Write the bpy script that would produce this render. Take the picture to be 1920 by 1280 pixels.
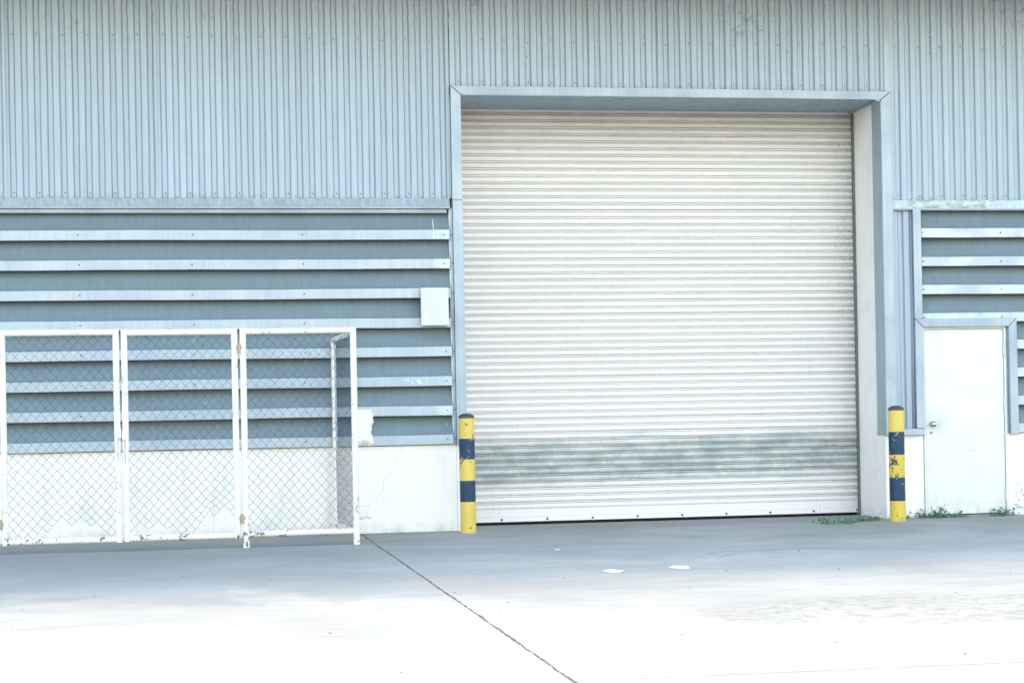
import bpy, bmesh, math, random
from mathutils import Vector, Matrix
R = math.radians
random.seed(7)
for o in list(bpy.data.objects): bpy.data.objects.remove(o)
S = bpy.context.scene
C = S.collection

# ------------------------------------------------------------------ camera
cam = bpy.data.cameras.new('camera'); co = bpy.data.objects.new('camera', cam); C.objects.link(co)
cam.sensor_width = 36; cam.lens = 3450 / 1920 * 36
cam.shift_y = (782.2 - 640) / 1920
cam.clip_end = 500; cam.clip_start = .1
YAW, ROLL = 0.16749, -0.01867
fw = Vector((math.sin(YAW), math.cos(YAW), 0)); rt = Vector((math.cos(YAW), -math.sin(YAW), 0)); up = Vector((0, 0, 1))
cx = rt * math.cos(ROLL) + up * math.sin(ROLL); cy = -rt * math.sin(ROLL) + up * math.cos(ROLL)
M = Matrix((cx, cy, -fw)).transposed().to_4x4(); M.translation = Vector((0, -19.577, 1.2076))
co.matrix_world = M
S.camera = co

# ------------------------------------------------------------------ sky, sun, exposure
SUN_EL, SUN_AZ = R(53), R(-6)          # azimuth from +Y, clockwise
w = bpy.data.worlds.new('World'); S.world = w; w.use_nodes = True
nt = w.node_tree; nt.nodes.clear()
sky = nt.nodes.new('ShaderNodeTexSky'); sky.sky_type = 'NISHITA'; sky.sun_disc = False
sky.sun_elevation = SUN_EL; sky.sun_rotation = SUN_AZ; sky.air_density = 1.9; sky.dust_density = 1.5; sky.ozone_density = 0.0
bg = nt.nodes.new('ShaderNodeBackground'); bg.inputs[1].default_value = 0.15
ow = nt.nodes.new('ShaderNodeOutputWorld')
nt.links.new(sky.outputs[0], bg.inputs[0]); nt.links.new(bg.outputs[0], ow.inputs[0])
sl = bpy.data.lights.new('sun', 'SUN'); sl.energy = 0.5; sl.angle = R(20.0); sl.color = (1, .72, .42)
so = bpy.data.objects.new('sun', sl); C.objects.link(so)
sd = Vector((math.sin(SUN_AZ) * math.cos(SUN_EL), math.cos(SUN_AZ) * math.cos(SUN_EL), math.sin(SUN_EL)))
so.rotation_euler = sd.to_track_quat('Z', 'Y').to_euler(); so.location = (0, 20, 30)
S.view_settings.view_transform = 'Standard'; S.view_settings.look = 'None'
S.view_settings.exposure = 2.32; S.view_settings.gamma = 1

# ------------------------------------------------------------------ helpers: nodes
class NT:
    def __init__(s, name, rough=.6, metal=0., spec=.4):
        s.m = bpy.data.materials.new(name); s.m.use_nodes = True
        s.t = s.m.node_tree; s.b = s.t.nodes['Principled BSDF']
        s.b.inputs['Roughness'].default_value = rough; s.b.inputs['Metallic'].default_value = metal
        s.b.inputs['Specular IOR Level'].default_value = spec
        s.pos = s.t.nodes.new('ShaderNodeNewGeometry').outputs['Position']
        s.sep = None
    def n(s, ty, **kw):
        x = s.t.nodes.new(ty)
        for k, v in kw.items(): setattr(x, k, v)
        return x
    def put(s, sock, v):
        if hasattr(v, 'links'): s.t.links.new(v, sock)
        elif isinstance(v, (tuple, list)) and len(v) == 3 and sock.type == 'RGBA': sock.default_value = (*v, 1)
        else: sock.default_value = v
    def xyz(s, k):
        if s.sep is None:
            s.sep = s.n('ShaderNodeSeparateXYZ'); s.put(s.sep.inputs[0], s.pos)
        return s.sep.outputs[k]
    def scaled(s, v, off=(0, 0, 0), src=None):
        x = s.n('ShaderNodeMapping'); s.put(x.inputs[0], src or s.pos)
        x.inputs['Scale'].default_value = v; x.inputs['Location'].default_value = off
        return x.outputs[0]
    def noise(s, scale, vec=None, detail=4, rough=.55, dist=0.):
        x = s.n('ShaderNodeTexNoise'); s.put(x.inputs['Vector'], vec or s.pos)
        x.inputs['Scale'].default_value = scale; x.inputs['Detail'].default_value = detail
        x.inputs['Roughness'].default_value = rough; x.inputs['Distortion'].default_value = dist
        return x.outputs['Fac']
    def voro(s, scale, vec=None, feature='F1'):
        x = s.n('ShaderNodeTexVoronoi', feature=feature); s.put(x.inputs['Vector'], vec or s.pos)
        x.inputs['Scale'].default_value = scale
        return x.outputs[0]
    def step(s, v, a, b, lo=0., hi=1.):       # smooth map a..b -> lo..hi
        x = s.n('ShaderNodeMapRange', interpolation_type='SMOOTHSTEP')
        s.put(x.inputs[0], v); x.inputs[1].default_value = a; x.inputs[2].default_value = b
        x.inputs[3].default_value = lo; x.inputs[4].default_value = hi
        if a > b:
            x.inputs[1].default_value = b; x.inputs[2].default_value = a
            x.inputs[3].default_value = hi; x.inputs[4].default_value = lo
        return x.outputs[0]
    def op(s, o, a, b=None, c=None):
        x = s.n('ShaderNodeMath', operation=o); s.put(x.inputs[0], a)
        if b is not None: s.put(x.inputs[1], b)
        if c is not None: s.put(x.inputs[2], c)
        return x.outputs[0]
    def mul(s, *a):
        r = a[0]
        for b in a[1:]: r = s.op('MULTIPLY', r, b)
        return r
    def mix(s, f, a, b):
        x = s.n('ShaderNodeMix', data_type='RGBA'); s.put(x.inputs[0], f); s.put(x.inputs[6], a); s.put(x.inputs[7], b)
        return x.outputs[2]
    def base(s, c): s.put(s.b.inputs['Base Color'], c)
    def rough(s, c): s.put(s.b.inputs['Roughness'], c)
    def bump(s, h, strength=.3, dist=.01):
        x = s.n('ShaderNodeBump'); s.put(x.inputs['Height'], h)
        x.inputs['Strength'].default_value = strength; x.inputs['Distance'].default_value = dist
        s.put(s.b.inputs['Normal'], x.outputs[0])
def sh(c, k): return tuple(min(1, x * k) for x in c)

# ------------------------------------------------------------------ materials
MT = {}
def galv(name, col, streak=.10, blotch=.10, rough=.5, metal=.25, specks=0., rust=None, oil=.0):
    k = NT(name, rough, metal)
    v = k.noise(1, k.scaled((38, 38, 1.3)), 5, .6)
    c = k.mix(k.step(v, .35, .7, 0, 1), sh(col, 1 - streak), sh(col, 1 + streak * .5))
    b = k.noise(1.7, None, 5, .6)
    c = k.mix(k.step(b, .45, .75, 0, blotch * 2), c, sh((col[0] * .95, col[1], col[2] * 1.02), .72))
    fine = k.noise(140, None, 2)
    c = k.mix(k.step(fine, .35, .65, 0, .14), c, sh(col, .72))
    if specks:
        rn = k.n('ShaderNodeObjectInfo').outputs['Random']
        c = k.mix(k.mul(rn, .13), c, sh(col, .55))
        vo = k.voro(11); sz = k.noise(5.3)
        top = k.step(k.xyz(2), 3.5, 5.4, .25, 1.)
        sp = k.mul(k.op('LESS_THAN', vo, k.op('MULTIPLY', k.step(sz, .5, .8, 0, .13), top)), specks)
        c = k.mix(sp, c, (.05, .07, .08))
        # black mould and cobweb smears high on the sheets
        g = k.mul(k.step(k.noise(9, k.scaled((1, 1, 1.6)), 8, .7, 1.2), .50, .64), k.step(k.noise(.9), .53, .62), k.step(k.xyz(2), 5.1, 5.5, 0, .6))
        c = k.mix(g, c, (.10, .13, .14))
        # grime line just above the bottom flashings
        z = k.xyz(2)
        gl = k.mul(k.op('MAXIMUM', k.mul(k.step(z, 3.64, 3.56), k.step(z, 3.4, 3.5)), k.mul(k.step(z, 4.83, 4.765), k.step(z, 4.6, 4.7), k.step(k.xyz(0), 2.66, 2.69), k.step(k.xyz(0), 7.66, 7.63))), k.step(k.noise(14), .4, .75, 0, .6))
        c = k.mix(gl, c, (.16, .2, .21))
    if name == 'louver':
        x = k.xyz(0); z = k.xyz(2)
        m = k.mul(k.step(x, 2.10, 2.14), k.step(x, 2.42, 2.36), k.step(z, 1.57, 1.60), k.step(z, 1.67, 1.64), k.step(k.noise(24, k.scaled((1, 1, 1.2)), 5, .7), .52, .60, 0, .8))
        c = k.mix(m, c, (.85, .86, .87))
        m = k.mul(k.step(x, 2.35, 2.62), k.step(k.noise(2.6, None, 4), .42, .62, .1, .7))
        c = k.mix(m, c, (.62, .66, .69))
    if rust:
        x = k.xyz(0)
        m = k.mul(k.step(x, 7.72, 7.95), k.step(x, 9.1, 8.6), k.step(k.noise(7, k.scaled((1, 1, 2)), 8, .7), .42, .62, 0, .8))
        c = k.mix(m, c, (.30, .26, .17))
        m2 = k.mul(k.step(k.noise(3.2, k.scaled((1, 1, .2), (3, 0, 0)), 3), .58, .66), k.step(k.noise(25, None, 6, .7), .4, .6, 0, .8), k.step(x, 9.4, 8.9))
        c = k.mix(m2, c, (.20, .17, .09))
    k.base(c)
    k.rough(rough if specks else k.step(b, .3, .7, rough - .08, rough + .12))
    hh = k.noise(2.2, k.scaled((2.5, 1, .8)), 3)
    k.bump(k.op('ADD', k.mul(hh, 1.0), k.mul(fine, .05)), oil if specks else .12, .02)
    MT[name] = k.m
galv('cladding', (.37, .43, .505), .08, .03, .45, .28, specks=.6, oil=.03)
galv('flashing', (.385, .435, .50), .07, .16, .48, .35)
galv('flashing_left', (.35, .40, .44), .2, .3, .55, .2)
galv('flashing_stained', (.56, .63, .66), .16, .15, .55, .15, rust=True)
galv('soffit', (.34, .435, .49), .14, .15, .5, .2, specks=.6)
galv('louver', (.45, .495, .55), .07, .12, .5, .25)

def louver_mat():
    k = NT('louver_face', .55, .1)
    col = (.185, .232, .258)
    v = k.noise(1, k.scaled((26, 6, 2)), 5, .6); b = k.noise(1.3, None, 5, .6)
    c = k.mix(k.step(v, .3, .7), sh(col, .93), sh(col, 1.05))
    c = k.mix(k.step(b, .45, .75, 0, .45), c, (.18, .205, .215))
    # dried white splashes on a few spots
    m = k.mul(k.step(k.noise(1.9, k.scaled((1, 1, .5), (4.4, 0, 0)), 2), .63, .7), k.step(k.noise(36, k.scaled((1.5, 1, .7)), 4, .8), .60, .66))
    c = k.mix(m, c, (.75, .78, .8))
    k.base(c); k.bump(b, .1, .01); MT['louver_face'] = k.m
louver_mat()

def plaster(name, col, low=.5):
    k = NT(name, .75)
    z = k.xyz(2)
    n = k.noise(2.3, None, 6, .65); st = k.noise(1, k.scaled((14, 14, .9)), 5, .6)
    c = k.mix(k.step(st, .5, .8, 0, .5), col, (.60, .575, .54))
    c = k.mix(k.step(n, .48, .75, 0, .5), c, (.62, .61, .59))
    d = k.mul(k.step(z, .16, .0), k.step(k.noise(9, None, 7, .7), .35, .7, 0, low))
    c = k.mix(d, c, (.34, .36, .37))
    sc = k.mul(k.step(k.noise(1, k.scaled((1.6, 1, 30)), 6, .75, .6), .63, .67), k.step(k.noise(1.4, k.scaled((1, 1, 1), (8, 2, 1))), .53, .6), k.step(z, .8, .5, 0, .8))
    c = k.mix(sc, c, (.36, .43, .50))
    wob = k.mul(k.op('SUBTRACT', k.noise(7, None, 5, .6), .5), .12)
    for (cx0, sl_, za, zb_) in ((1.66, .50, .30, .92), (5.0, -.4, .2, .9), (-.62, .12, .12, .55), (.9, -.2, .25, .6)):
        dx = k.op('ABSOLUTE', k.op('ADD', k.op('SUBTRACT', k.xyz(0), k.op('MULTIPLY_ADD', z, sl_, cx0)), wob))
        cr = k.mul(k.step(dx, .006, .001), k.step(z, za, za + .1), k.step(z, zb_, zb_ - .1), .5)
        c = k.mix(cr, c, (.42, .45, .48))
    x = k.xyz(0)
    pe = k.mul(k.step(x, 9.0, 9.12), k.step(z, .55, .3), k.step(k.noise(16, None, 7, .75), .52, .58, 0, .85))
    c = k.mix(pe, c, (.24, .30, .37))
    k.base(c); k.bump(k.op('ADD', n, k.mul(k.noise(40, None, 4), .15)), .35, .012); MT[name] = k.m
plaster('plinth', (.86, .775, .73)); plaster('jamb_paint', (.82, .785, .785), .5)

def shutter_mat():
    k = NT('shutter', .5, 0., .35)
    x, y, z = k.xyz(0), k.xyz(1), k.xyz(2)
    col = (.81, .745, .735)
    n = k.noise(1, k.scaled((1.2, 1, 9)), 5, .6)
    c = k.mix(k.step(n, .35, .75, 0, .5), col, (.74, .69, .675))
    # cooler and slightly lighter towards the bottom
    c = k.mix(k.step(z, 2.6, 1.1, 0, .75), c, (.83, .765, .765))
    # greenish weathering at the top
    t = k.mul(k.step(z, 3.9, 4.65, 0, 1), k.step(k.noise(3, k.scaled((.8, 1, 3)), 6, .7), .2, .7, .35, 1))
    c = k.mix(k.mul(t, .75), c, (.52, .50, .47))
    # rubbed grey band left by loading pallets
    row = k.op('FLOOR', k.op('DIVIDE', k.op('SUBTRACT', z, .176), .0783))       # one pattern for each slat
    cv = k.n('ShaderNodeCombineXYZ'); k.put(cv.inputs[0], x); k.put(cv.inputs[1], k.mul(row, 3.7)); k.put(cv.inputs[2], k.mul(z, .8)); rv = cv.outputs[0]
    zz = k.op('ADD', z, k.op('ADD', k.mul(k.op('SUBTRACT', k.noise(1.6, rv, 4, .6), .5), .22), k.mul(k.op('SUBTRACT', x, 5.2), -.008)))
    band = k.mul(k.step(zz, .40, .56), k.step(zz, 1.04, .86))
    worn = k.step(k.noise(2.2, rv, 6, .7), .66, .38, .50, 1)
    scuff = k.mul(k.step(k.noise(5.5, rv, 6, .72), .57, .64), k.step(k.noise(60, k.scaled((1, 1, .35)), 4, .7), .35, .6, .35, 1))
    c = k.mix(k.mul(band, worn, .88), c, (.30, .33, .33))
    c = k.mix(k.mul(band, scuff, .75), c, (.68, .64, .56))
    vs = k.mul(k.step(k.noise(1, k.scaled((30, 30, .8)), 4, .6), .52, .74), k.step(z, 4.6, .6, .08, .22))
    c = k.mix(vs, c, (.5, .49, .45))
    # dark flecks, thickest beside the right-hand guide
    e = k.step(x, 7.05, 7.52, .0, 1.)
    fl = k.step(k.noise(42, k.scaled((.7, 1, 1.4)), 6, .75),  .55, .61)
    fl = k.mul(fl, k.op('ADD', k.mul(e, k.step(z, 1.4, 3.0, .25, .8)), .10))
    c = k.mix(fl, c, (.10, .11, .11))
    c = k.mix(k.mul(e, e, .35), c, (.36, .38, .38))
    rn = k.n('ShaderNodeObjectInfo').outputs['Random']
    c = k.mix(k.mul(rn, .10), c, (.42, .41, .39))
    k.base(c); MT['shutter'] = k.m
shutter_mat()

def chipped(name, col, chip, amount, lowz=None, rough=.45, scratch=0., scratchcol=(.35, .42, .5), rusty=None):
    k = NT(name, rough)
    o = k.n('ShaderNodeTexCoord').outputs['Object']
    n = k.noise(3, k.pos, 5)
    c = k.mix(k.step(n, .35, .75, 0, .5), col, sh(col, .8))
    st = k.noise(1, k.scaled((40, 40, 2.5)), 4)
    c = k.mix(k.step(st, .5, .8, 0, .35), c, sh(col, .72))
    if scratch:
        s1 = k.step(k.noise(1, k.scaled((70, 70, 9), (2, 1, 0)), 5, .7), .58, .72, 0, scratch)
        c = k.mix(s1, c, scratchcol)
    ch = k.noise(26, k.scaled((1.3, 1.3, 1)), 6, .62)
    th = k.noise(6.5, k.scaled((1, 1, .8), (5, 5, 5)), 3)
    f = k.step(k.op('ADD', k.op('SUBTRACT', ch, .5), k.mul(k.op('SUBTRACT', th, .5), .9)), .26 - amount, .275 - amount)
    if lowz: f = k.mul(f, k.step(k.xyz(2), lowz[1], lowz[0], lowz[2], 1.))
    if rusty:
        f2 = k.step(k.op('ADD', k.op('SUBTRACT', ch, .5), k.mul(k.op('SUBTRACT', th, .5), .9)), .17 - amount, .27 - amount, 0, .55)
        if lowz: f2 = k.mul(f2, k.step(k.xyz(2), lowz[1], lowz[0], lowz[2], 1.))
        c = k.mix(f2, c, rusty)
    c = k.mix(f, c, chip)
    if name == 'door_paint':
        z = k.xyz(2)
        gm = k.mul(k.step(z, .30, .02), k.step(k.noise(12, None, 6, .7), .42, .66, 0, .55))
        c = k.mix(gm, c, (.36, .37, .36))
        sf = k.mul(k.step(k.noise(1, k.scaled((3.2, 1, 26), (0, 0, 4)), 6, .75, .5), .62, .67), k.step(k.noise(2.3, k.scaled((1, 1, 1), (3, 1, 2))), .50, .58), k.step(z, 1.5, 1.2, 0, .7))
        c = k.mix(sf, c, (.38, .42, .45))
        hm = k.op('SQRT', k.op('ADD', k.op('POWER', k.op('SUBTRACT', k.xyz(0), 8.12), 2), k.op('POWER', k.op('SUBTRACT', z, 1.08), 2)))
        c = k.mix(k.mul(k.step(hm, .28, .03), k.step(k.noise(9, None, 5), .4, .65, .1, .45)), c, (.45, .44, .42))
    k.base(c); k.bump(k.op('SUBTRACT', k.mul(n, .3), f), .25, .003); MT[name] = k.m
chipped('gate_paint', (.80, .755, .71), (.13, .08, .05), .115, (.05, .5, .3), rusty=(.46, .31, .19))
chipped('hinge_rust', (.42, .30, .20), (.12, .08, .06), .12, rough=.7)
chipped('yellow_worn', (.68, .49, .10), (.06, .06, .06), .06, scratch=.35, scratchcol=(.5, .42, .2))
chipped('yellow_chipped', (.66, .46, .07), (.05, .06, .06), .14, scratch=.2, scratchcol=(.5, .44, .28))
chipped('navy_worn', (.006, .034, .082), (.22, .26, .28), .06, scratch=.6, scratchcol=(.12, .18, .28))
chipped('cap_dark', (.05, .065, .085), (.1, .1, .1), .0)
chipped('door_paint', (.74, .70, .67), (.45, .47, .47), -.055, rough=.4)
chipped('box_paint', (.66, .63, .62), (.6, .6, .6), -.2, rough=.45)

def plain(name, col, rough=.6, metal=0., var=.15, scale=20):
    k = NT(name, rough, metal); n = k.noise(scale, None, 5)
    k.base(k.mix(k.step(n, .3, .7), sh(col, 1 - var), sh(col, 1 + var))); MT[name] = k.m
plain('wire', (.05, .075, .11), .5, .3, .35)
plain('screw', (.10, .125, .14), .5, .4)
plain('rubber_gap_black', (.012, .013, .014), .8)
plain('dark_inside', (.05, .05, .05), .9)
plain('knob_steel', (.55, .57, .58), .25, 1.)
plain('hinge_steel', (.55, .58, .60), .45, .4)
plain('roof_sheet', (.22, .24, .25), .5, .2)
plain('rail_grime', (.13, .15, .14), .7)
plain('pebble', (.20, .20, .195), .8, 0, .5, 60)
plain('flat_white', (.82, .82, .80), .7, 0, .05)
plain('foam_patch', (.82, .80, .75), .85, 0, .06, 30)
plain('stem', (.10, .14, .05), .7)
plain('dry_grass', (.30, .27, .14), .8)
plain('steel_sill', (.25, .28, .28), .5, .5)
def leafmat(name, col):
    k = NT(name, .5); n = k.noise(30)
    k.base(k.mix(k.step(n, .3, .7), sh(col, .6), sh(col, 1.35)))
    k.b.inputs['Subsurface Weight'].default_value = 0
    MT[name] = k.m
leafmat('leaf_green', (.06, .16, .075)); leafmat('leaf_blue', (.075, .16, .125))

def concrete():
    k = NT('concrete', .85, 0, .25)
    x, y = k.xyz(0), k.xyz(1)
    col = (.352, .326, .284)
    big = k.noise(.55, None, 6, .6, .4); mid = k.noise(1, k.scaled((1.3, 3.2, 1)), 7, .65, .3); fine = k.noise(55, None, 5, .7)
    c = k.mix(k.step(big, .35, .7), sh(col, .86), sh(col, 1.12))
    c = k.mix(k.step(mid, .45, .7, 0, .6), c, (.245, .255, .25))
    c = k.mix(k.step(fine, .5, .72, 0, .3), c, (.17, .165, .15))
    # long trowel and tyre streaks roughly along the wall
    sk = k.noise(1, k.scaled((.8, 11, 1), (0, 3, 0)), 6, .7, .5)
    c = k.mix(k.step(sk, .56, .68, 0, .45), c, (.20, .21, .205))
    # lobed shade edge near the fenced corner, painted into the concrete colour
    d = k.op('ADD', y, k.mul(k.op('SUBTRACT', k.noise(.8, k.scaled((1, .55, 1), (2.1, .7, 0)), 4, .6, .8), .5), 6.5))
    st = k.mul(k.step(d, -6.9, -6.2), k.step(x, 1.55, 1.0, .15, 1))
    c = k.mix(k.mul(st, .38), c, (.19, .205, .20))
    # rough scabbed area to the right
    ax = k.mul(k.op('SUBTRACT', x, 4.3), .75); ay = k.mul(k.op('ADD', y, 8.95), 1.15)
    rr = k.op('ADD', k.op('ADD', k.mul(ax, ax), k.mul(ay, ay)), k.mul(k.op('SUBTRACT', big, .5), 1.2))
    sc = k.mul(k.step(rr, 1.25, .6), k.step(k.noise(9, None, 8, .75), .45, .62))
    c = k.mix(k.mul(sc, .7), c, (.17, .168, .15))
    # grime against the wall base and in the recess
    gr = k.mul(k.step(y, -.7, -.05), k.step(k.noise(5, None, 5), .3, .7, .2, .8))
    c = k.mix(k.mul(gr, .5), c, (.19, .195, .18))
    # curved tyre scrub marks
    for (px, py, pr) in ((4.95, -4.75, .85), (5.25, -4.95, 1.0), (8.6, -3.3, 1.2)):
        qx = k.op('SUBTRACT', x, px); qy = k.op('SUBTRACT', y, py)
        rad = k.op('SQRT', k.op('ADD', k.mul(qx, qx), k.mul(qy, qy)))
        rg = k.mul(k.step(k.op('ABSOLUTE', k.op('SUBTRACT', rad, pr)), .09, .04), k.step(qy, .25, .6), k.step(k.noise(8, None, 4), .35, .6, .1, .5))
        c = k.mix(rg, c, (.2, .21, .2))
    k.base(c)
    k.bump(k.op('ADD', k.mul(mid, .5), k.mul(fine, .25)), .3, .01); MT['concrete'] = k.m
concrete()
plain('joint_dirt', (.13, .125, .12), .95, 0, .4, 30)
plain('soil', (.09, .08, .065), .95, 0, .4)

# ------------------------------------------------------------------ helpers: geometry
def mesh(name, V, F, mat, parent=None, smooth=False, loc=None):
    me = bpy.data.meshes.new(name); me.from_pydata(V, [], F); me.update()
    bm = bmesh.new(); bm.from_mesh(me); bmesh.ops.recalc_face_normals(bm, faces=bm.faces); bm.to_mesh(me); bm.free()
    if smooth:
        for p in me.polygons: p.use_smooth = True
    me.materials.append(MT[mat])
    return link(name, me, parent, loc)
def link(name, me, parent=None, loc=None):
    o = bpy.data.objects.new(name, me); C.objects.link(o)
    if parent is not None: o.parent = parent
    if loc: o.location = loc
    return o
def empty(name, label, cat, loc=(0, 0, 0), group=None):
    o = bpy.data.objects.new(name, None); C.objects.link(o); o.location = loc; o.empty_display_size = .2
    o['label'] = label; o['category'] = cat
    if group: o['group'] = group
    return o
def holder(name, parent):
    o = bpy.data.objects.new(name, None); C.objects.link(o); o.parent = parent; o.empty_display_size = .1
    return o
class B:
    def __init__(s): s.V = []; s.F = []
    def box(s, x0, x1, y0, y1, z0, z1):
        i = len(s.V)
        s.V += [(x, y, z) for x in (x0, x1) for y in (y0, y1) for z in (z0, z1)]
        s.F += [tuple(i + k for k in f) for f in ((0, 1, 3, 2), (4, 6, 7, 5), (0, 4, 5, 1), (2, 3, 7, 6), (0, 2, 6, 4), (1, 5, 7, 3))]
        return s
    def prism_xz(s, P, y0, y1):
        i = len(s.V); n = len(P)
        s.V += [(x, y0, z) for x, z in P] + [(x, y1, z) for x, z in P]
        s.F += [tuple(range(i, i + n)), tuple(range(i + 2 * n - 1, i + n - 1, -1))] + [(i + k, i + (k + 1) % n, i + n + (k + 1) % n, i + n + k) for k in range(n)]
        return s
    def extrude_x(s, P, x0, x1, seg=1, closed=False, jig=None):     # profile of (y, z)
        i = len(s.V); n = len(P)
        for a in range(seg + 1):
            x = x0 + (x1 - x0) * a / seg
            for (y, z) in P:
                dy, dz = jig(x, y, z) if jig else (0, 0)
                s.V.append((x, y + dy, z + dz))
        for a in range(seg):
            for k in range(n if closed else n - 1):
                p, q = i + a * n + k, i + a * n + (k + 1) % n
                s.F.append((p, q, q + n, p + n))
        if closed: s.F += [tuple(range(i, i + n)), tuple(range(i + (seg + 1) * n - 1, i + seg * n - 1, -1))]
        return s
    def tube(s, p, q, r, n=10, cap=True, r2=None):
        p, q = Vector(p), Vector(q); d = (q - p).normalized()
        a = d.orthogonal().normalized(); b = d.cross(a); i = len(s.V)
        for c, rr in ((p, r), (q, r if r2 is None else r2)):
            for k in range(n):
                t = 2 * math.pi * k / n
                s.V.append(tuple(c + (a * math.cos(t) + b * math.sin(t)) * rr))
        s.F += [(i + k, i + (k + 1) % n, i + n + (k + 1) % n, i + n + k) for k in range(n)]
        if cap: s.F += [tuple(range(i + n - 1, i - 1, -1)), tuple(range(i + n, i + 2 * n))]
        return s
    def lathe(s, P, cx=0, cy=0, n=32):      # (r, z)
        i = len(s.V)
        for r, z in P:
            for k in range(n):
                t = 2 * math.pi * k / n; s.V.append((cx + r * math.cos(t), cy + r * math.sin(t), z))
        for a in range(len(P) - 1):
            for k in range(n):
                s.F.append((i + a * n + k, i + a * n + (k + 1) % n, i + (a + 1) * n + (k + 1) % n, i + (a + 1) * n + k))
        return s
    def make(s, name, mat, parent=None, smooth=False, bevel=0., loc=None):
        o = mesh(name, s.V, s.F, mat, parent, smooth, loc)
        if bevel:
            m = o.modifiers.new('bevel', 'BEVEL'); m.width = bevel; m.segments = 2; m.limit_method = 'ANGLE'
        return o
def stuff(o): o['kind'] = 'stuff'; return o

# ------------------------------------------------------------------ ground
gnd = B().box(-90, 90, -90, 60, -.5, -.06).make('ground', 'soil'); gnd['kind'] = 'structure'
def rag(n, a, b, amp, seed):
    rng = random.Random(seed); out = []; v = 0
    for i in range(n + 1):
        t = i / n; v = v * .6 + rng.uniform(-amp, amp)
        k = v if 0 < i < n else 0
        out.append((a[0] + (b[0] - a[0]) * t, a[1] + (b[1] - a[1]) * t, k))
    return out
def slab(x0, x1, y0, y1, ragged=()):
    # outline anticlockwise: bottom(y0) right(x1) top(y1) left(x0)
    P = []
    def side(a, b, key, nx, ny, seed):
        if key in ragged:
            L = math.hypot(b[0] - a[0], b[1] - a[1]); n = max(2, int(min(L, 24) / .035))
            for x, y, k in rag(n, a, b, ragged[key], seed)[:-1]: P.append((x + nx * (k - abs(ragged[key]) * .6), y + ny * (k - abs(ragged[key]) * .6)))
        else: P.append(a)
    side((x0, y0), (x1, y0), 'b', 0, -1, 1); side((x1, y0), (x1, y1), 'r', 1, 0, 2)
    side((x1, y1), (x0, y1), 't', 0, 1, 3); side((x0, y1), (x0, y0), 'l', -1, 0, 4)
    n = len(P)
    V = [(x, y, 0) for x, y in P] + [(x, y, -.055) for x, y in P]
    F = [tuple(range(n))] + [(i, (i + 1) % n, n + (i + 1) % n, n + i) for i in range(n)]
    return mesh('concrete_slab', V, F, 'concrete', gnd)
JX = 1.655
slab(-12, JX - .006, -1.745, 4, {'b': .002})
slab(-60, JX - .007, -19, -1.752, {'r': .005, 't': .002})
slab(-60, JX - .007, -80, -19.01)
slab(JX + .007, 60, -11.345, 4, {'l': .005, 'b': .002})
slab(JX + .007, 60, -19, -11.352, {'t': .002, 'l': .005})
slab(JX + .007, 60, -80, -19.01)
fil = B(); fil.box(JX - .02, JX + .02, -19, -1.5, -.03, -.009); fil.make('joint_filler', 'joint_dirt', gnd)
fil = B(); fil.box(-12, JX - .021, -1.77, -1.73, -.03, -.005); fil.make('joint_filler', 'joint_dirt', gnd)
# small irregular white patches on the concrete
def white_spot(x, y, rx, ry, seed):
    rng = random.Random(seed); n = 22
    V = [(x, y, .004)]; 
    for i in range(n):
        t = 2 * math.pi * i / n; k = rng.uniform(.7, 1.12)
        V.append((x + rx * k * math.cos(t), y + ry * k * math.sin(t), .0015))
    o = mesh('white_patch', V, [(0, i + 1, (i + 1) % n + 1) for i in range(n)], 'flat_white', gnd)
white_spot(3.71, -5.46, .085, .16, 1); white_spot(3.14, -5.60, .08, .15, 2); white_spot(3.17, -3.16, .03, .06, 3)

# ------------------------------------------------------------------ warehouse
W = empty('warehouse', 'large blue-grey metal warehouse with a roller shutter and louvred walls', 'warehouse', (2, 0, 0))
W.location = (0, 0, 0)
TOP = 6.0
# shell that is out of the picture but shades the yard
sh_ = B(); sh_.box(-14, -13.8, .3, 22, 0, TOP); sh_.box(24, 24.2, .3, 22, 0, TOP); sh_.box(-14, 24.2, 22, 22.2, 0, TOP)
sh_.make('outer_wall', 'roof_sheet', W)
B().box(-14.6, 24.8, -1.95, 22.8, TOP, TOP + .25).make('roof', 'roof_sheet', W)  # unseen; eave height and overhang shaped to shade the upper wall and yard
B().box(-14, 24, .9, 21.9, -.05, .0).make('inside_floor', 'dark_inside', W)

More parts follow.
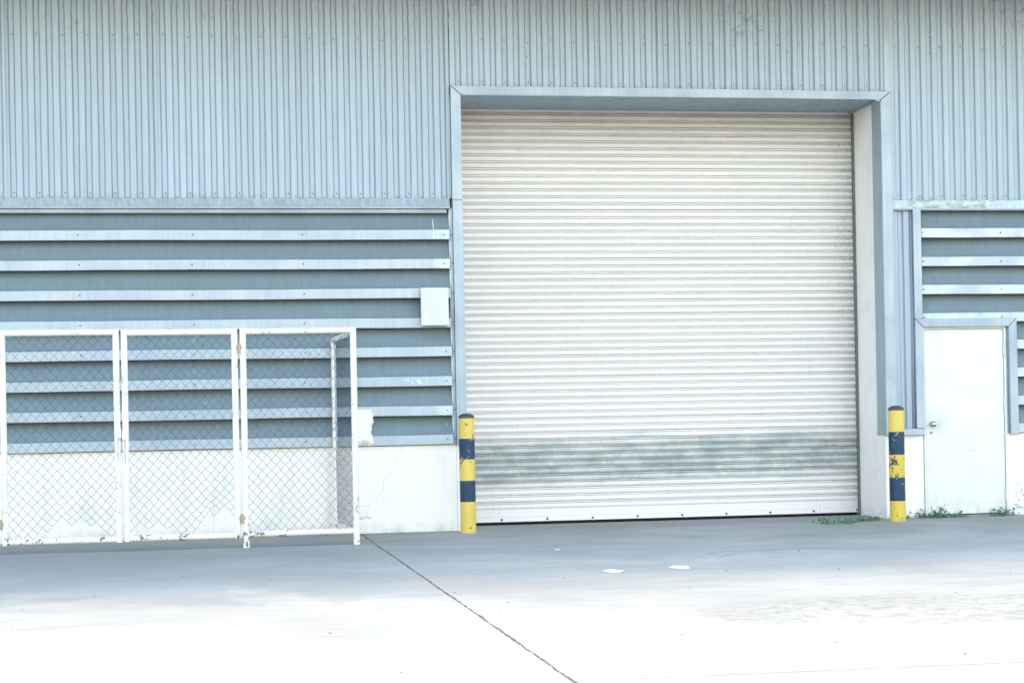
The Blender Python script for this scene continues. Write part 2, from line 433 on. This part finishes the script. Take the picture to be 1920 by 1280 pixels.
# corrugated sheets
PITCH = .128
def sheet(parent, x0, nrib, z0, z1, seed, y=0., phase=0., xmax=None):
    rng = random.Random(seed)
    prof = []
    for r in range(nrib):
        for t, d in ((0, 0), (.020, 0), (.040, 0), (.054, 0), (.057, .002), (.069, .022), (.073, .024), (.109, .024), (.113, .022), (.125, .002)):
            prof.append((x0 + r * PITCH + t, y + d))
    prof += [(x0 + nrib * PITCH, y), (x0 + nrib * PITCH + .03, y - .001)]
    if xmax: prof = [p for p in prof if p[0] < xmax] + [(xmax, y)]
    zs = []; z = z0
    while z < min(z1, 6.2): zs.append(z); z += .045
    zs += [min(z1, 6.3)] + ([z1] if z1 > 6.3 else [])
    V = []; n = len(prof)
    lift = rng.uniform(.006, .016); ph = [rng.uniform(0, 6.28) for _ in range(6)]
    for z in zs:
        tw = max(0, min(1, (z - 5.25) / .35))
        for k, (x, yy) in enumerate(prof):
            wob = .0035 * tw * math.sin(z * 34 + ph[0] + (k // 10) * 1.9) + .0022 * tw * math.sin(z * 71 + (k // 5) * 2.3 + ph[1])
            wob += .0012 * math.sin(z * 5 + ph[2] + k * .3)
            oil = .0015 * math.sin(z * 2.1 + ph[3] + x * 9) + .001 * math.sin(z * 6.3 + ph[4] + x * 23)
            e = lift * (.5 + .5 * math.sin(z * 1.9 + ph[5])) * max(0, 1 - (n - 1 - k) / 5)
            V.append((x + wob, yy + oil - e, z))
    F = [(a * n + k, a * n + k + 1, (a + 1) * n + k + 1, (a + 1) * n + k) for a in range(len(zs) - 1) for k in range(n - 1)]
    return mesh('cladding_sheet', V, F, 'cladding', parent)
clad = holder('cladding', W)
screws = B()
def screw(b, x, y, z, r=.0052):
    i = len(b.V); n = 6
    for yy, rr in ((y, r * 1.4), (y - .002, r * 1.4), (y - .003, r * .8), (y - .008, r * .75)):
        for k in range(n):
            t = 2 * math.pi * k / n; b.V.append((x + rr * math.cos(t), yy, z + rr * math.sin(t)))
    for a in range(3): b.F += [(i + a * n + k, i + a * n + (k + 1) % n, i + (a + 1) * n + (k + 1) % n, i + (a + 1) * n + k) for k in range(n)]
    b.F.append(tuple(range(i + 3 * n, i + 4 * n)))
SW = 6 * PITCH
def run(x_end, z0, count, seed0, x_first=None, last=None, y=0.):
    for i in range(count):
        x = x_first + i * SW if x_first is not None else x_end - (i + 1) * SW
        if last and x > last: break
        xm = last if last and x + SW + .03 > last else None
        sheet(clad, x, 6, z0, TOP, seed0 + i, y + .0035 * (i % 2), xmax=xm)
        for r in range(6):
            sx = x + r * PITCH + .094
            if last and sx > last - .03: continue
            if r % 2 == 0:
                screw(screws, sx, y + .024, z0 + .055)
                screw(screws, sx + random.uniform(-.004, .004), y + .024, 5.27 + random.uniform(-.02, .02))
            if random.random() < .12: screw(screws, sx + random.uniform(-.012, .012), y + .024, random.uniform(5.05, 5.6), .0045)
run(2.655, 3.565, 8, 100)                              # left of the shutter
run(None, 4.772, 7, 200, 2.70, 7.60)                   # over the shutter
run(None, 3.552, 9, 300, 7.658)                        # right of the shutter
# rows of old rivet holes on the right-hand sheets
for x in (8.15, 8.41, 8.67, 8.93, 9.05):
    for j in range(7):
        if random.random() < .75: screw(screws, x + .006, .023, 5.22 + j * .055 + random.uniform(-.01, .01), .0045)
screws.V = screws.V; so_ = stuff(screws.make('screws', 'screw', W)); so_['label'] = 'rows of small dark fixing screws along the sheets'

# corner trims between the three fields of sheeting
B().box(7.596, 7.6575, -.014, .03, 4.766, TOP).make('corner_trim', 'flashing', W, bevel=.004)
B().box(2.660, 2.694, .004, .03, 4.69, TOP).make('corner_trim', 'soffit', W)

# flashing across the wall under the sheets
def flash_run(x0, x1, matn, zt, zb):
    h = holder('sill_flashing', W)
    B().extrude_x([(.03, zt + .012), (-.006, zt), (-.03, zb + .004), (-.03, zb), (.03, zb)], x0, x1, 1, True).make('flashing_face', matn, h)
    B().extrude_x([(-.034, zb - .002), (-.046, zb - .006), (-.046, zb - .020), (-.034, zb - .024), (.03, zb - .024), (.03, zb - .002)], x0, x1, 1, True).make('drip_edge', 'flashing', h)
    return h
flash_run(-13, 2.673, 'flashing_left', 3.568, 3.478)
flash_run(7.640, 23, 'flashing_stained', 3.552, 3.462)
B().extrude_x([(.0, 3.452), (.0, 3.425), (-.016, 3.418), (-.016, 3.411), (.03, 3.411), (.03, 3.452)], -13, 2.64, 1, True).make('louver_head', 'flashing', W)

# frame of the shutter opening
B().prism_xz([(2.698, 3.545), (2.806, 3.545), (2.806, 4.672), (2.698, 4.766)], -.06, -.002).make('frame_flashing', 'flashing', W, bevel=.003)
B().prism_xz([(2.700, .932), (2.808, .932), (2.808, 3.541), (2.700, 3.541)], -.066, -.004).make('frame_flashing', 'flashing', W, bevel=.003)
B().prism_xz([(2.702, 4.770), (2.810, 4.676), (7.529, 4.666), (7.650, 4.760)], -.06, -.002).make('frame_flashing', 'flashing', W, bevel=.003)
B().prism_xz([(7.533, 4.662), (7.654, 4.756), (7.654, .928), (7.533, .928)], -.06, -.002).make('frame_flashing', 'flashing', W, bevel=.003)
B().box(2.674, 2.694, -.012, .0, 3.57, 4.686).make('frame_lip', 'soffit', W)
B().box(2.676, 2.697, -.022, .0, .934, 3.46).make('frame_lip', 'flashing', W)
# ribbed soffit of the recess
P = []; y = -.055
while y < .86:
    P += [(y, 4.668), (y + .085, 4.668), (y + .09, 4.676), (y + .105, 4.676), (y + .11, 4.668)]; y += .11
P = [p for p in P if p[0] < .88]
B().extrude_x(P + [(.88, 4.75), (-.055, 4.75)], 2.812, 7.527, 1, True).make('soffit', 'soffit', W)
B().box(7.478, 7.527, -.05, .86, 4.652, 4.6655).make('soffit_trim', 'flashing', W)
# jambs
B().box(7.532, 7.656, .0, .9, 0, 4.66).make('jamb', 'jamb_paint', W)
B().box(2.700, 2.806, .0, .9, 0, 4.66).make('jamb', 'jamb_paint', W)
B().prism_xz([(7.5275, .928), (7.5315, .928), (7.5315, 4.645), (7.5275, 4.645)], -.059, .22).make('jamb_flashing', 'soffit', W)
# painted skin on the front of the jamb foot
B().box(7.533, 7.656, -.012, -.001, .0, .922).make('jamb_foot', 'plinth', W, bevel=.006)

# plinth
def plinth(x0, x1): B().box(x0, x1, .0, .24, 0, .928).make('plinth', 'plinth', W, bevel=.008)
plinth(-13, 2.699); plinth(7.658, 7.986); plinth(8.985, 23)
# lumpy filler smeared on the plinth below the patch
def lump(name, x0, x1, z0, z1, y, dep, seed, mat, torn):
    rng = random.Random(seed); nx, nz = 16, 26; V = []; F = []
    ph = [rng.uniform(0, 6) for _ in range(8)]
    for j in range(nz + 1):
        for i in range(nx + 1):
            u, v = i / nx, j / nz
            e = min(u, 1 - u, v * 1.2, (1 - v) * 1.2)
            x = x0 + (x1 - x0) * u + .012 * math.sin(v * 9 + ph[0]) * abs(u - .5) * 2 + torn * .010 * math.sin(v * 31 + ph[1])
            z = z0 + (z1 - z0) * v + torn * (1 - v) ** 6 * (.035 * math.sin(u * 11 + ph[2]) + .02 * math.sin(u * 29 + ph[3]))
            d = dep * min(1, e * 7) * (1 + .10 * math.sin(u * 5 + v * 4 + ph[4]) + .08 * math.sin(v * 13 + ph[5] + u * 3) + .05 * rng.uniform(-1, 1))
            V.append((x, y - max(.0015, d), z))
    for j in range(nz):
        for i in range(nx):
            a = j * (nx + 1) + i; F.append((a, a + 1, a + nx + 2, a + nx + 1))
    n0 = len(V); V += [(x, .28, z) for x, yy, z in V]
    m = nx + 1
    ring = [i for i in range(m)] + [j * m + nx for j in range(1, nz + 1)] + [nz * m + i for i in range(nx - 1, -1, -1)] + [j * m for j in range(nz - 1, 0, -1)]
    for a, b in zip(ring, ring[1:] + ring[:1]): F.append((a, b, n0 + b, n0 + a))
    return mesh(name, V, F, mat, W, True)
o = lump('filler_patch', 1.60, 1.797, .95, 1.318, -.036, .034, 4, 'foam_patch', .45); o['label'] = 'torn white filler patch bridging the louvers behind the fence post'
lump('filler_smear', 1.62, 1.765, .16, .88, .0, .016, 9, 'plinth', .2)

# louvers
def louver(parent, x0, x1, zt, seed, dent=None):
    rng = random.Random(seed); ph = [rng.uniform(0, 6) for _ in range(4)]
    def jig(x, y, z):
        d = .0035 * math.sin(x * 1.9 + ph[0]) + .0015 * math.sin(x * 6.1 + ph[1])
        k = 0
        if dent and z < zt - .05: k = .016 * math.exp(-((x - dent) / .07) ** 2)
        return (.003 * math.sin(x * 2.7 + ph[2]), d * .6 + k)
    b = B(); zb = zt - .106
    seg = max(8, int((min(x1, 12) - max(x0, -3)) / .12)); 
    lip = B().extrude_x([(-.030, zt), (-.036, zt - .004), (-.036, zb + .004), (-.033, zb), (.02, zb + .004), (.02, zb + .007), (-.03, zb + .006), (-.030, zt - .006)], x0, x1, seg, True, jig)
    o = lip.make('louver_blade', 'louver', parent)
    f = B().extrude_x([(-.0345, zt - .0005), (-.020, zt + .016), (.040, zt + .110), (.100, zt + .238), (.103, zt + .237), (.043, zt + .108), (-.017, zt + .013), (-.03, zt - .004)], x0, x1, seg, True, jig)
    # blade and lip stay one folded sheet: one object with two tones, darker on the sloped face
    i0 = len(o.data.polygons)
    V = [tuple(v.co) for v in o.data.vertices]; F = [tuple(p.vertices) for p in o.data.polygons]
    n = len(V); me = bpy.data.meshes.new('louver_blade'); me.from_pydata(V + f.V, [], F + [tuple(q + n for q in p) for p in f.F]); me.update()
    bm = bmesh.new(); bm.from_mesh(me); bmesh.ops.recalc_face_normals(bm, faces=bm.faces); bm.to_mesh(me); bm.free()
    me.materials.append(MT['louver']); me.materials.append(MT['louver_face'])
    for k, p in enumerate(me.polygons):
        if k >= i0: p.material_index = 1
    o.data = me
    return o
LZ = [3.229, 2.919, 2.604, 2.290, 1.980, 1.665, 1.350, 1.039]
LL = holder('louver_bank', W); LR = holder('louver_bank', W); LR2 = holder('louver_bank', W)
lscrew = B()
for i, z in enumerate(LZ):
    louver(LL, -13, 2.662, z, 40 + i, dent=1.86 if i == 1 else None)
    for x in (-1.22, -.06, 1.10): screw(lscrew, x + random.uniform(-.01, .01), -.037, z - .05, .0065)
    screw(lscrew, 2.60, -.037, z - .053, .006); screw(lscrew, 2.688, -.023, z - .05 - .0, .006)
    if i < 4:
        louver(LR, 7.99, 23, z + .0 if i else 3.240, 60 + i)
        for x in (8.005, 8.93): screw(lscrew, x, -.037, (z if i else 3.24) - .052, .007)
    else:
        louver(LR2, 9.06, 23, z, 60 + i)
for s_ in (B().box(1.44, 1.443, -.0385, -.03, 2.184, 2.289),): s_.make('louver_joint', 'screw', W)
for (x, z0, z1, w_) in ((2.490, 3.145, 3.222, .006), (2.487, 3.232, 3.345, .006), (2.497, 2.836, 2.912, .004), (2.60, 1.13, 1.16, .005)):
    y0 = -.0385 if z1 in (3.222, 2.912) else None
    if y0: B().box(x, x + w_, y0, y0 + .003, z0, z1).make('paint_drip', 'flat_white', W)
    else:
        zt = max(q for q in LZ if q < z0 + .02); y0, y1 = -.022 + (z0 - zt - .016) * .62, -.022 + (z1 - zt - .016) * .60
        mesh('paint_drip', [(x, y0 - .004, z0), (x + w_, y0 - .004, z0), (x + w_ - .002, y1 - .006, z1), (x - .002, y1 - .006, z1)], [(0, 1, 2, 3)], 'flat_white', W)
stuff(lscrew.make('louver_screws', 'screw', W))
B().box(2.664, 2.699, -.0, .34, .93, 3.45).make('louver_end_panel', 'jamb_paint', W)
for (x, z0, z1) in ((-2.6, .93, 3.45), (-.06, .93, 3.45), (9.6, .93, 3.45)): B().box(x - .03, x + .03, .31, .36, z0, z1).make('louver_post', 'soffit', W)

# narrow sheeted strip and door surround
st = sheet(clad, 7.672, 2, 1.0, 3.445, 77, .004, xmax=7.888)
B().box(7.892, 7.984, -.045, .0, 2.228, 3.452).make('strip_flashing', 'flashing', W, bevel=.003)
B().prism_xz([(7.658, .926), (7.984, .926), (7.984, .998), (7.658, .998)], -.05, -.002).make('strip_flashing', 'flashing', W, bevel=.003)
B().prism_xz([(7.893, 1.002), (7.986, 1.002), (7.986, 2.128), (7.893, 2.222)], -.052, -.003).make('door_flashing', 'flashing', W, bevel=.003)
B().prism_xz([(7.896, 2.225), (7.989, 2.131), (8.998, 2.131), (9.092, 2.225)], -.056, -.003).make('door_flashing', 'flashing', W, bevel=.003)
B().prism_xz([(9.001, 2.128), (9.095, 2.222), (9.103, .920), (9.008, .920)], -.056, -.003).make('door_flashing', 'flashing', W, bevel=.003)
B().box(8.986, 9.005, -.003, .06, .93, 2.128).make('door_reveal', 'soffit', W)

# steel door
D = holder('door', W)
f = B(); f.box(7.990, 8.014, -.012, .08, .004, 2.129); f.box(8.957, 8.982, -.012, .08, .004, 2.129); f.box(8.0145, 8.9565, -.012, .08, 2.108, 2.129)
f.make('door_frame', 'door_paint', D, bevel=.002)
B().box(8.019, 8.952, .002, .045, .030, 2.103).make('door_leaf', 'door_paint', D, bevel=.003)
B().box(8.0, 8.97, -.03, .06, .001, .020).make('threshold', 'steel_sill', D)
k_ = B(); k_.lathe([(.001, 0), (.032, 0), (.033, .004), (.014, .010), (.012, .03), (.026, .036), (.030, .05), (.026, .064), (.001, .068)], n=20)
kn = k_.make('knob', 'knob_steel', D, True); kn.rotation_euler = (R(90), 0, 0); kn.location = (8.092, .002, 1.043)
k_ = B(); k_.lathe([(.001, 0), (.012, 0), (.012, .004), (.001, .005)], n=14)
kn = k_.make('keyhole', 'screw', D, True); kn.rotation_euler = (R(90), 0, 0); kn.location = (8.078, .002, .948)
for z in (1.87, 1.255, .249):
    h = B(); h.tube((8.954, -.010, z - .085), (8.954, -.010, z), .010, 10); h.tube((8.956, -.010, z + .002), (8.956, -.010, z + .085), .010, 10)
    h.make('hinge', 'hinge_steel', D)

# roller shutter
RS = holder('roller_shutter', W)
SP = .0783; SB = .176
pr = [(.004, 0), (-.004, .003), (-.009, .010), (-.0125, .024), (-.0115, .037), (-.007, .046), (.001, .0508), (.020, .0518), (.020, .0578), (.006, .0588), (.001, .062), (-.0005, .0662), (.001, .0705), (.006, .0730), (.016, .0738), (.016, .0774), (.004, SP - .0004)]
sb = B().extrude_x(pr, 2.80, 7.515, 1)
sm = sb.make('slat', 'shutter', RS, loc=(0, .845, SB))
for p in sm.data.polygons: p.use_smooth = False
rng = random.Random(3)
for i in range(1, 58):
    o = sm.copy(); C.objects.link(o); o.parent = RS
    o.location = (0, .845 + rng.uniform(-.0005, .0005), SB + i * SP); o.rotation_euler = (0, rng.uniform(-.0002, .0002), 0)
bb = B(); bb.box(2.80, 7.512, .838, .856, .090, .1755); bb.make('bottom_bar', 'shutter', RS, bevel=.002)
bb = B(); bb.box(2.80, 7.512, .828, .856, .034, .0885); bb.make('bottom_angle', 'shutter', RS, bevel=.002)
B().box(2.80, 7.512, .846, .858, .012, .033).make('bottom_seal', 'rubber_gap_black', RS)
B().box(2.72, 7.60, .90, 1.0, .0, .30).make('gap_backing', 'rubber_gap_black', RS)  # black backing added behind the gap, standing in for the dark interior
for i in range(9):
    k_ = B(); k_.lathe([(.001, 0), (.013, 0), (.013, .004), (.008, .009), (.001, .010)], n=10)
    b_ = k_.make('bolt', 'screw', RS, True); b_.rotation_euler = (R(90), 0, 0); b_.location = (3.311 + i * .5225, .8275, .060)
g = B(); g.box(7.506, 7.531, .800, .836, 0.004, 4.655); g.make('guide_rail', 'rail_grime', RS)
g = B(); g.box(2.808, 2.833, .800, .836, 0.004, 4.655); g.make('guide_rail', 'rail_grime', RS)
B().box(2.80, 7.53, .835, .90, 4.70, 4.76).make('shutter_hood', 'soffit', RS)

# ------------------------------------------------------------------ fenced enclosure and gates
FY = -1.63; PR = .031
def frame_tube(b, p, q, r=PR): b.tube(p, q, r, 14)
def chainlink(name, parent, x0, x1, z0, z1, place, seed, raise_=None, r=.0019):
    rng = random.Random(seed); h, v = .0433, .0487
    cols = int((x1 - x0) / h); rows = int((z1 - z0) / v)
    h = (x1 - x0) / cols; v = (z1 - z0) / rows; b = B()
    jit = {}
    def P(i, j, side):
        key = (i, j)
        if key not in jit: jit[key] = (rng.uniform(-.004, .004), rng.uniform(-.004, .004))
        x = x0 + i * h; z = z1 - j * v
        x += jit[key][0] + .008 * math.sin(j * .35 + seed) * math.sin(math.pi * i / cols); z += jit[key][1] + .006 * math.sin(i * .4 + seed)
        if raise_:
            s = raise_(x, z)
            if s is None: return None
            x, z = s
        return Vector(place(x, z, side))
    for i in range(cols):
        pts = []
        for j in range(rows + 1):
            k = i + ((i + j) % 2)
            p = P(k, j, .0025 if (k == i) else -.0025)
            if p is None:
                pts = pts; break
            pts.append(p)
        for a, c in zip(pts, pts[1:]): b.tube(a, c, r, 4, False)
        # hooked wire tails along the top
        if pts and rng.random() < .6:
            p0 = pts[0]; b.tube(p0, p0 + Vector((rng.uniform(-.02, .02), -.01, -.028)), r * 1.1, 4)
    o = b.make(name, 'wire', parent); return stuff(o)
def leaf_gate(name, label, x0, x1, z0, z1, seed, raise_, base):
    t = empty(name, label, 'gate', (base, FY, 0))
    def rel(b, nm, mat, **kw): return b.make(nm, mat, t, loc=(-base, -FY, 0), **kw)
    a, c = x0 + PR, x1 - PR
    for (p, q) in (((a, FY, z0), (a, FY, z1)), ((c, FY, z0), (c, FY, z1))):
        b = B(); frame_tube(b, p, q); rel(b, 'stile', 'gate_paint')
    for z in (z0 + PR - .002, z1 - PR + .002):
        b = B(); frame_tube(b, (x0 + .04, FY + .001, z), (x1 - .04, FY + .001, z), PR - .001); rel(b, 'rail', 'gate_paint')
    m = chainlink('wire_mesh', t, x0 + .06, x1 - .06, z0 + .05, z1 - .055, lambda x, z, s: (x, FY + s, z), seed, raise_)
    m.location = (-base, -FY, 0)
    return t, rel
def tear1(x, z):        # left leaf: lower edge torn loose and curled up
    k = max(0, math.exp(-((x + 1.22) / .27) ** 4))
    lo = .13 + .115 * k + .025 * k * math.sin(x * 37) 
    if z < lo - .03: return None
    return (x, max(z, lo)) if z < lo else (x, z + .03 * k * max(0, 1 - (z - lo) / .12))
def tear2(x, z):        # right leaf: two bites out of the lower edge
    k = math.exp(-((x + .45) / .22) ** 4); k2 = math.exp(-((x - .14) / .17) ** 4)
    lo = .13 + .10 * k + .02 * k * math.sin(x * 41) + .19 * k2 + .02 * k2 * math.sin(x * 31)
    if z < lo - .03: return None
    return (x + (.02 * k2 * math.sin(z * 40)), max(z, lo)) if z < lo else (x, z + .05 * k2 * max(0, 1 - (z - lo) / .2))
def hinge_set(rel, x, z, s):
    b = B(); b.tube((x, FY - .02, z - .055), (x, FY - .02, z + .04), .016, 10); b.box(x - .03, x + .03, FY - .032, FY - .012, z - .012, z + .014)
    rel(b, 'hinge', 'hinge_rust')
g1, rel1 = leaf_gate('mesh_gate', 'white pipe-framed mesh gate leaf at the left edge, mesh curled up along its bottom', -1.872, -.757, .086, 2.119, 11, tear1, -1.872)
b = B(); b.box(-.800, -.752, FY - .046, FY - .028, 1.080, 1.170); rel1(b, 'latch_sleeve', 'gate_paint', bevel=.004)
b = B(); b.box(-.786, -.780, FY - .036, FY - .030, .86, 1.078); rel1(b, 'latch_slot', 'hinge_rust')
hinge_set(rel1, -1.885, 1.88, 1); hinge_set(rel1, -1.885, .29, 1)
g2, rel2 = leaf_gate('mesh_gate', 'white pipe-framed mesh gate leaf in the middle, two holes torn in its bottom mesh', -.742, .362, .090, 2.112, 23, tear2, .362)
b = B(); b.box(-.742, -.694, FY - .046, FY - .028, 1.062, 1.152); rel2(b, 'latch_sleeve', 'gate_paint', bevel=.004)
b = B(); b.box(-.722, -.715, FY - .036, FY - .030, .84, 1.060); rel2(b, 'latch_slot', 'hinge_rust')
hinge_set(rel2, .374, 1.93, 1); hinge_set(rel2, .378, .285, 1)
g1['group'] = g2['group'] = 'mesh gate leaves of the enclosure'

cg = empty('mesh_enclosure', 'white pipe cage panel right of the gates, its mesh side running back to the wall', 'fence', (.41, FY, 0))
ox, oy = -.41, -FY
def rel3(b, nm, mat, **kw): return b.make(nm, mat, cg, loc=(ox, oy, 0), **kw)
for (x, zt) in ((.412, 2.112), (1.477, 2.117)):
    b = B(); frame_tube(b, (x, FY, 0), (x, FY, zt)); rel3(b, 'post', 'gate_paint')
for z in (.128, 2.083):
    b = B(); frame_tube(b, (.43, FY, z), (1.46, FY, z + .003), PR - .002); rel3(b, 'rail', 'gate_paint')
BX, BY = 1.395, -.075
b = B(); frame_tube(b, (BX, BY, .095), (BX, BY, 2.078), .027); rel3(b, 'post', 'gate_paint')
for z in (.115, 2.062):
    b = B(); frame_tube(b, (1.475, FY + .02, z), (BX, BY, z - .005), .028); rel3(b, 'rail', 'gate_paint')
m = chainlink('wire_mesh', cg, .44, 1.45, .15, 2.06, lambda x, z, s: (x, FY + s, z), 5, None); m.location = (ox, oy, 0)
m = chainlink('wire_mesh', cg, .04, 1.50, .14, 2.04, lambda u, z, s: (1.475 + (BX - 1.475) * u / 1.55 + s, FY + u, z), 6, None); m.location = (ox, oy, 0)
b = B(); b.box(.408, .424, FY - .0325, FY - .028, .008, .062); rel3(b, 'foot_wear', 'rail_grime')
pt = empty('fence_post', 'white pipe post cut by the left edge of the picture beside the first gate leaf', 'post', (-1.925, FY, 0))
b = B(); frame_tube(b, (0, 0, 0), (0, 0, 2.11)); b.make('post', 'gate_paint', pt)

# ------------------------------------------------------------------ bollards
def bollard(x, y, r, zs, mats, label):
    t = empty('bollard', label, 'bollard', (x, y, 0), 'striped bollards in front of the shutter')
    for (z0, z1), m in zip(zip(zs, zs[1:]), mats):
        e = .0006
        b = B(); n = max(2, int((z1 - z0) / .03))
        b.lathe([(r, z0 + (z1 - z0) * k / n) for k in range(n + 1)], n=40); b.make('painted_band', m, t, True)
    zt = zs[-1]
    b = B(); b.lathe([(r, zt), (r + .002, zt + .002), (r + .002, zt + .012), (r * .96, zt + .024), (r * .84, zt + .036), (r * .6, zt + .046), (r * .3, zt + .051), (.001, zt + .052)], n=40)
    b.make('cap', 'cap_dark', t, True)
    b = B(); b.lathe([(r, .0), (r + .012, .0), (r + .006, .004), (r, .012)], n=40); b.make('base_mortar', 'concrete', t, True)
    return t
bollard(2.747, -.455, .0825, [0, .333, .555, .777, .995, 1.207], ['yellow_worn', 'navy_worn', 'yellow_worn', 'navy_worn', 'yellow_worn'], 'yellow and navy striped bollard left of the roller shutter, by the white plinth')
bollard(7.437, -.585, .085, [0, .226, .480, .727, .974, 1.206], ['yellow_chipped', 'navy_worn', 'yellow_chipped', 'navy_worn', 'yellow_worn'], 'yellow and navy striped bollard with badly chipped lower bands, next to the steel door')

# ------------------------------------------------------------------ white cabinet on the louvers
t = empty('cabinet_box', 'flat white electrical cabinet mounted on the louvers beside the shutter frame', 'cabinet', (2.478, -.04, 2.2))
B().box(-.142, .142, -.075, .0, .005, .398).make('body', 'box_paint', t, bevel=.004)
B().box(-.148, .148, -.092, -.077, .0, .403).make('lid', 'box_paint', t, bevel=.006)
b = B(); b.tube((.120, -.092, .2), (.120, -.0945, .2), .010, 12); b.make('lock', 'box_paint', t)

# ------------------------------------------------------------------ weeds at the foot of the wall
def weed(x, y, w_, h_, n, label, seed, mat='leaf_green', spread_y=.10, tall=0):
    rng = random.Random(seed)
    t = empty('weed', label, 'weed', (x, y, 0), 'weeds along the wall base')
    sb_, lv = B(), B()
    for i in range(n):
        px = rng.uniform(-w_ / 2, w_ / 2); py = rng.gauss(0, spread_y * .5); pz = abs(rng.gauss(0, .42)) * h_ * .85 + .010
        pz = min(pz, h_ * 1.25)
        if rng.random() < .5: sb_.tube((px * .8 + rng.uniform(-.02, .02), py * .7, 0), (px, py, pz), .0022, 4, False, .0012)
        c = Vector((px, py, pz)); s = rng.uniform(.013, .028)
        a = rng.uniform(0, 6.28); nrm = Vector((rng.uniform(-.7, .7), rng.uniform(-1, .1), rng.uniform(.2, 1))).normalized()
        u = nrm.orthogonal().normalized(); v = nrm.cross(u); u2 = u * math.cos(a) + v * math.sin(a); v2 = nrm.cross(u2)
        i0 = len(lv.V); lv.V.append(tuple(c + nrm * s * .12))
        K = 11
        for k in range(K):
            th = 2 * math.pi * k / K; rr = s * (.72 + .28 * math.cos(3 * th)) * (1.05 if k else .35)
            q = c + u2 * rr * math.cos(th) + v2 * rr * math.sin(th) * .9 - nrm * s * .10 * math.cos(2 * th)
            lv.V.append((q.x, q.y, max(.002, q.z)))
        for k in range(K): lv.F.append((i0, i0 + 1 + k, i0 + 1 + (k + 1) % K))
    for i in range(tall):
        px = rng.uniform(-w_ / 2, w_ / 2); p = Vector((px, 0, 0)); d = Vector((rng.uniform(-.5, .5), rng.uniform(-.2, .1), 1)).normalized()
        L = rng.uniform(.12, .26)
        for k in range(4):
            q = p + d * L / 4; sb_.tube(p, q, .0022 * (1 - k / 5), 4, False); p = q; d = (d + Vector((d.x * .25, 0, -.12))).normalized()
    # a runner along the ground
    p = Vector((-w_ / 2, 0, .006))
    for k in range(8):
        q = Vector((-w_ / 2 + w_ * (k + 1) / 8, rng.uniform(-.03, .03), rng.uniform(.004, .02))); sb_.tube(p, q, .003, 5, False); p = q
    sb_.make('stems', 'stem', t)
    stuff(lv.make('leaves', mat, t))
weed(6.72, -.62, .36, .075, 60, 'trailing green weed on the concrete under the shutter end, with thin grass stalks', 1, tall=3, spread_y=.3)
weed(6.98, -.42, .16, .055, 22, 'small bluish weed between the trailing weed and the round clump', 2, 'leaf_blue')
weed(7.13, -.34, .12, .08, 30, 'round dense green clump growing at the foot of the white jamb', 3)
weed(7.28, -.30, .13, .075, 26, 'green clump touching the left side of the chipped bollard', 4)
weed(7.66, -.12, .20, .07, 26, 'bluish weed just right of the chipped bollard', 5, 'leaf_blue')
weed(8.03, -.10, .34, .13, 70, 'tallest green weed at the latch side of the steel door', 6, spread_y=.12)
weed(8.30, -.10, .26, .055, 26, 'low straggly weed along the door threshold', 7)
weed(8.87, -.10, .30, .11, 44, 'bluish green weed under the hinge side of the steel door', 8, 'leaf_blue')

# ------------------------------------------------------------------ grit on the concrete
rng = random.Random(12); b = B()
for i in range(150):
    x = rng.uniform(-2, 8.5); y = rng.uniform(-12.3, -.3) if rng.random() < .8 else rng.uniform(-3, -.2)
    if y > -.3 - .0: y = -.4
    r = rng.choice((.004, .005, .006, .007, .009)); i0 = len(b.V)
    for (dx, dy, dz) in ((1, 0, .3), (0, 1, .35), (-1, 0, .3), (0, -1, .3), (0, 0, 1), (.6, .6, .05), (-.6, -.6, .05)):
        b.V.append((x + dx * r * rng.uniform(.7, 1.5), y + dy * r * rng.uniform(.7, 1.3), dz * r))
    b.F += [(i0, i0 + 1, i0 + 4), (i0 + 1, i0 + 2, i0 + 4), (i0 + 2, i0 + 3, i0 + 4), (i0 + 3, i0, i0 + 4), (i0, i0 + 5, i0 + 1), (i0 + 2, i0 + 6, i0 + 3)]
o = stuff(b.make('grit', 'pebble')); o['label'] = 'scattered dark grit and pebbles on the concrete yard'; o['category'] = 'grit'
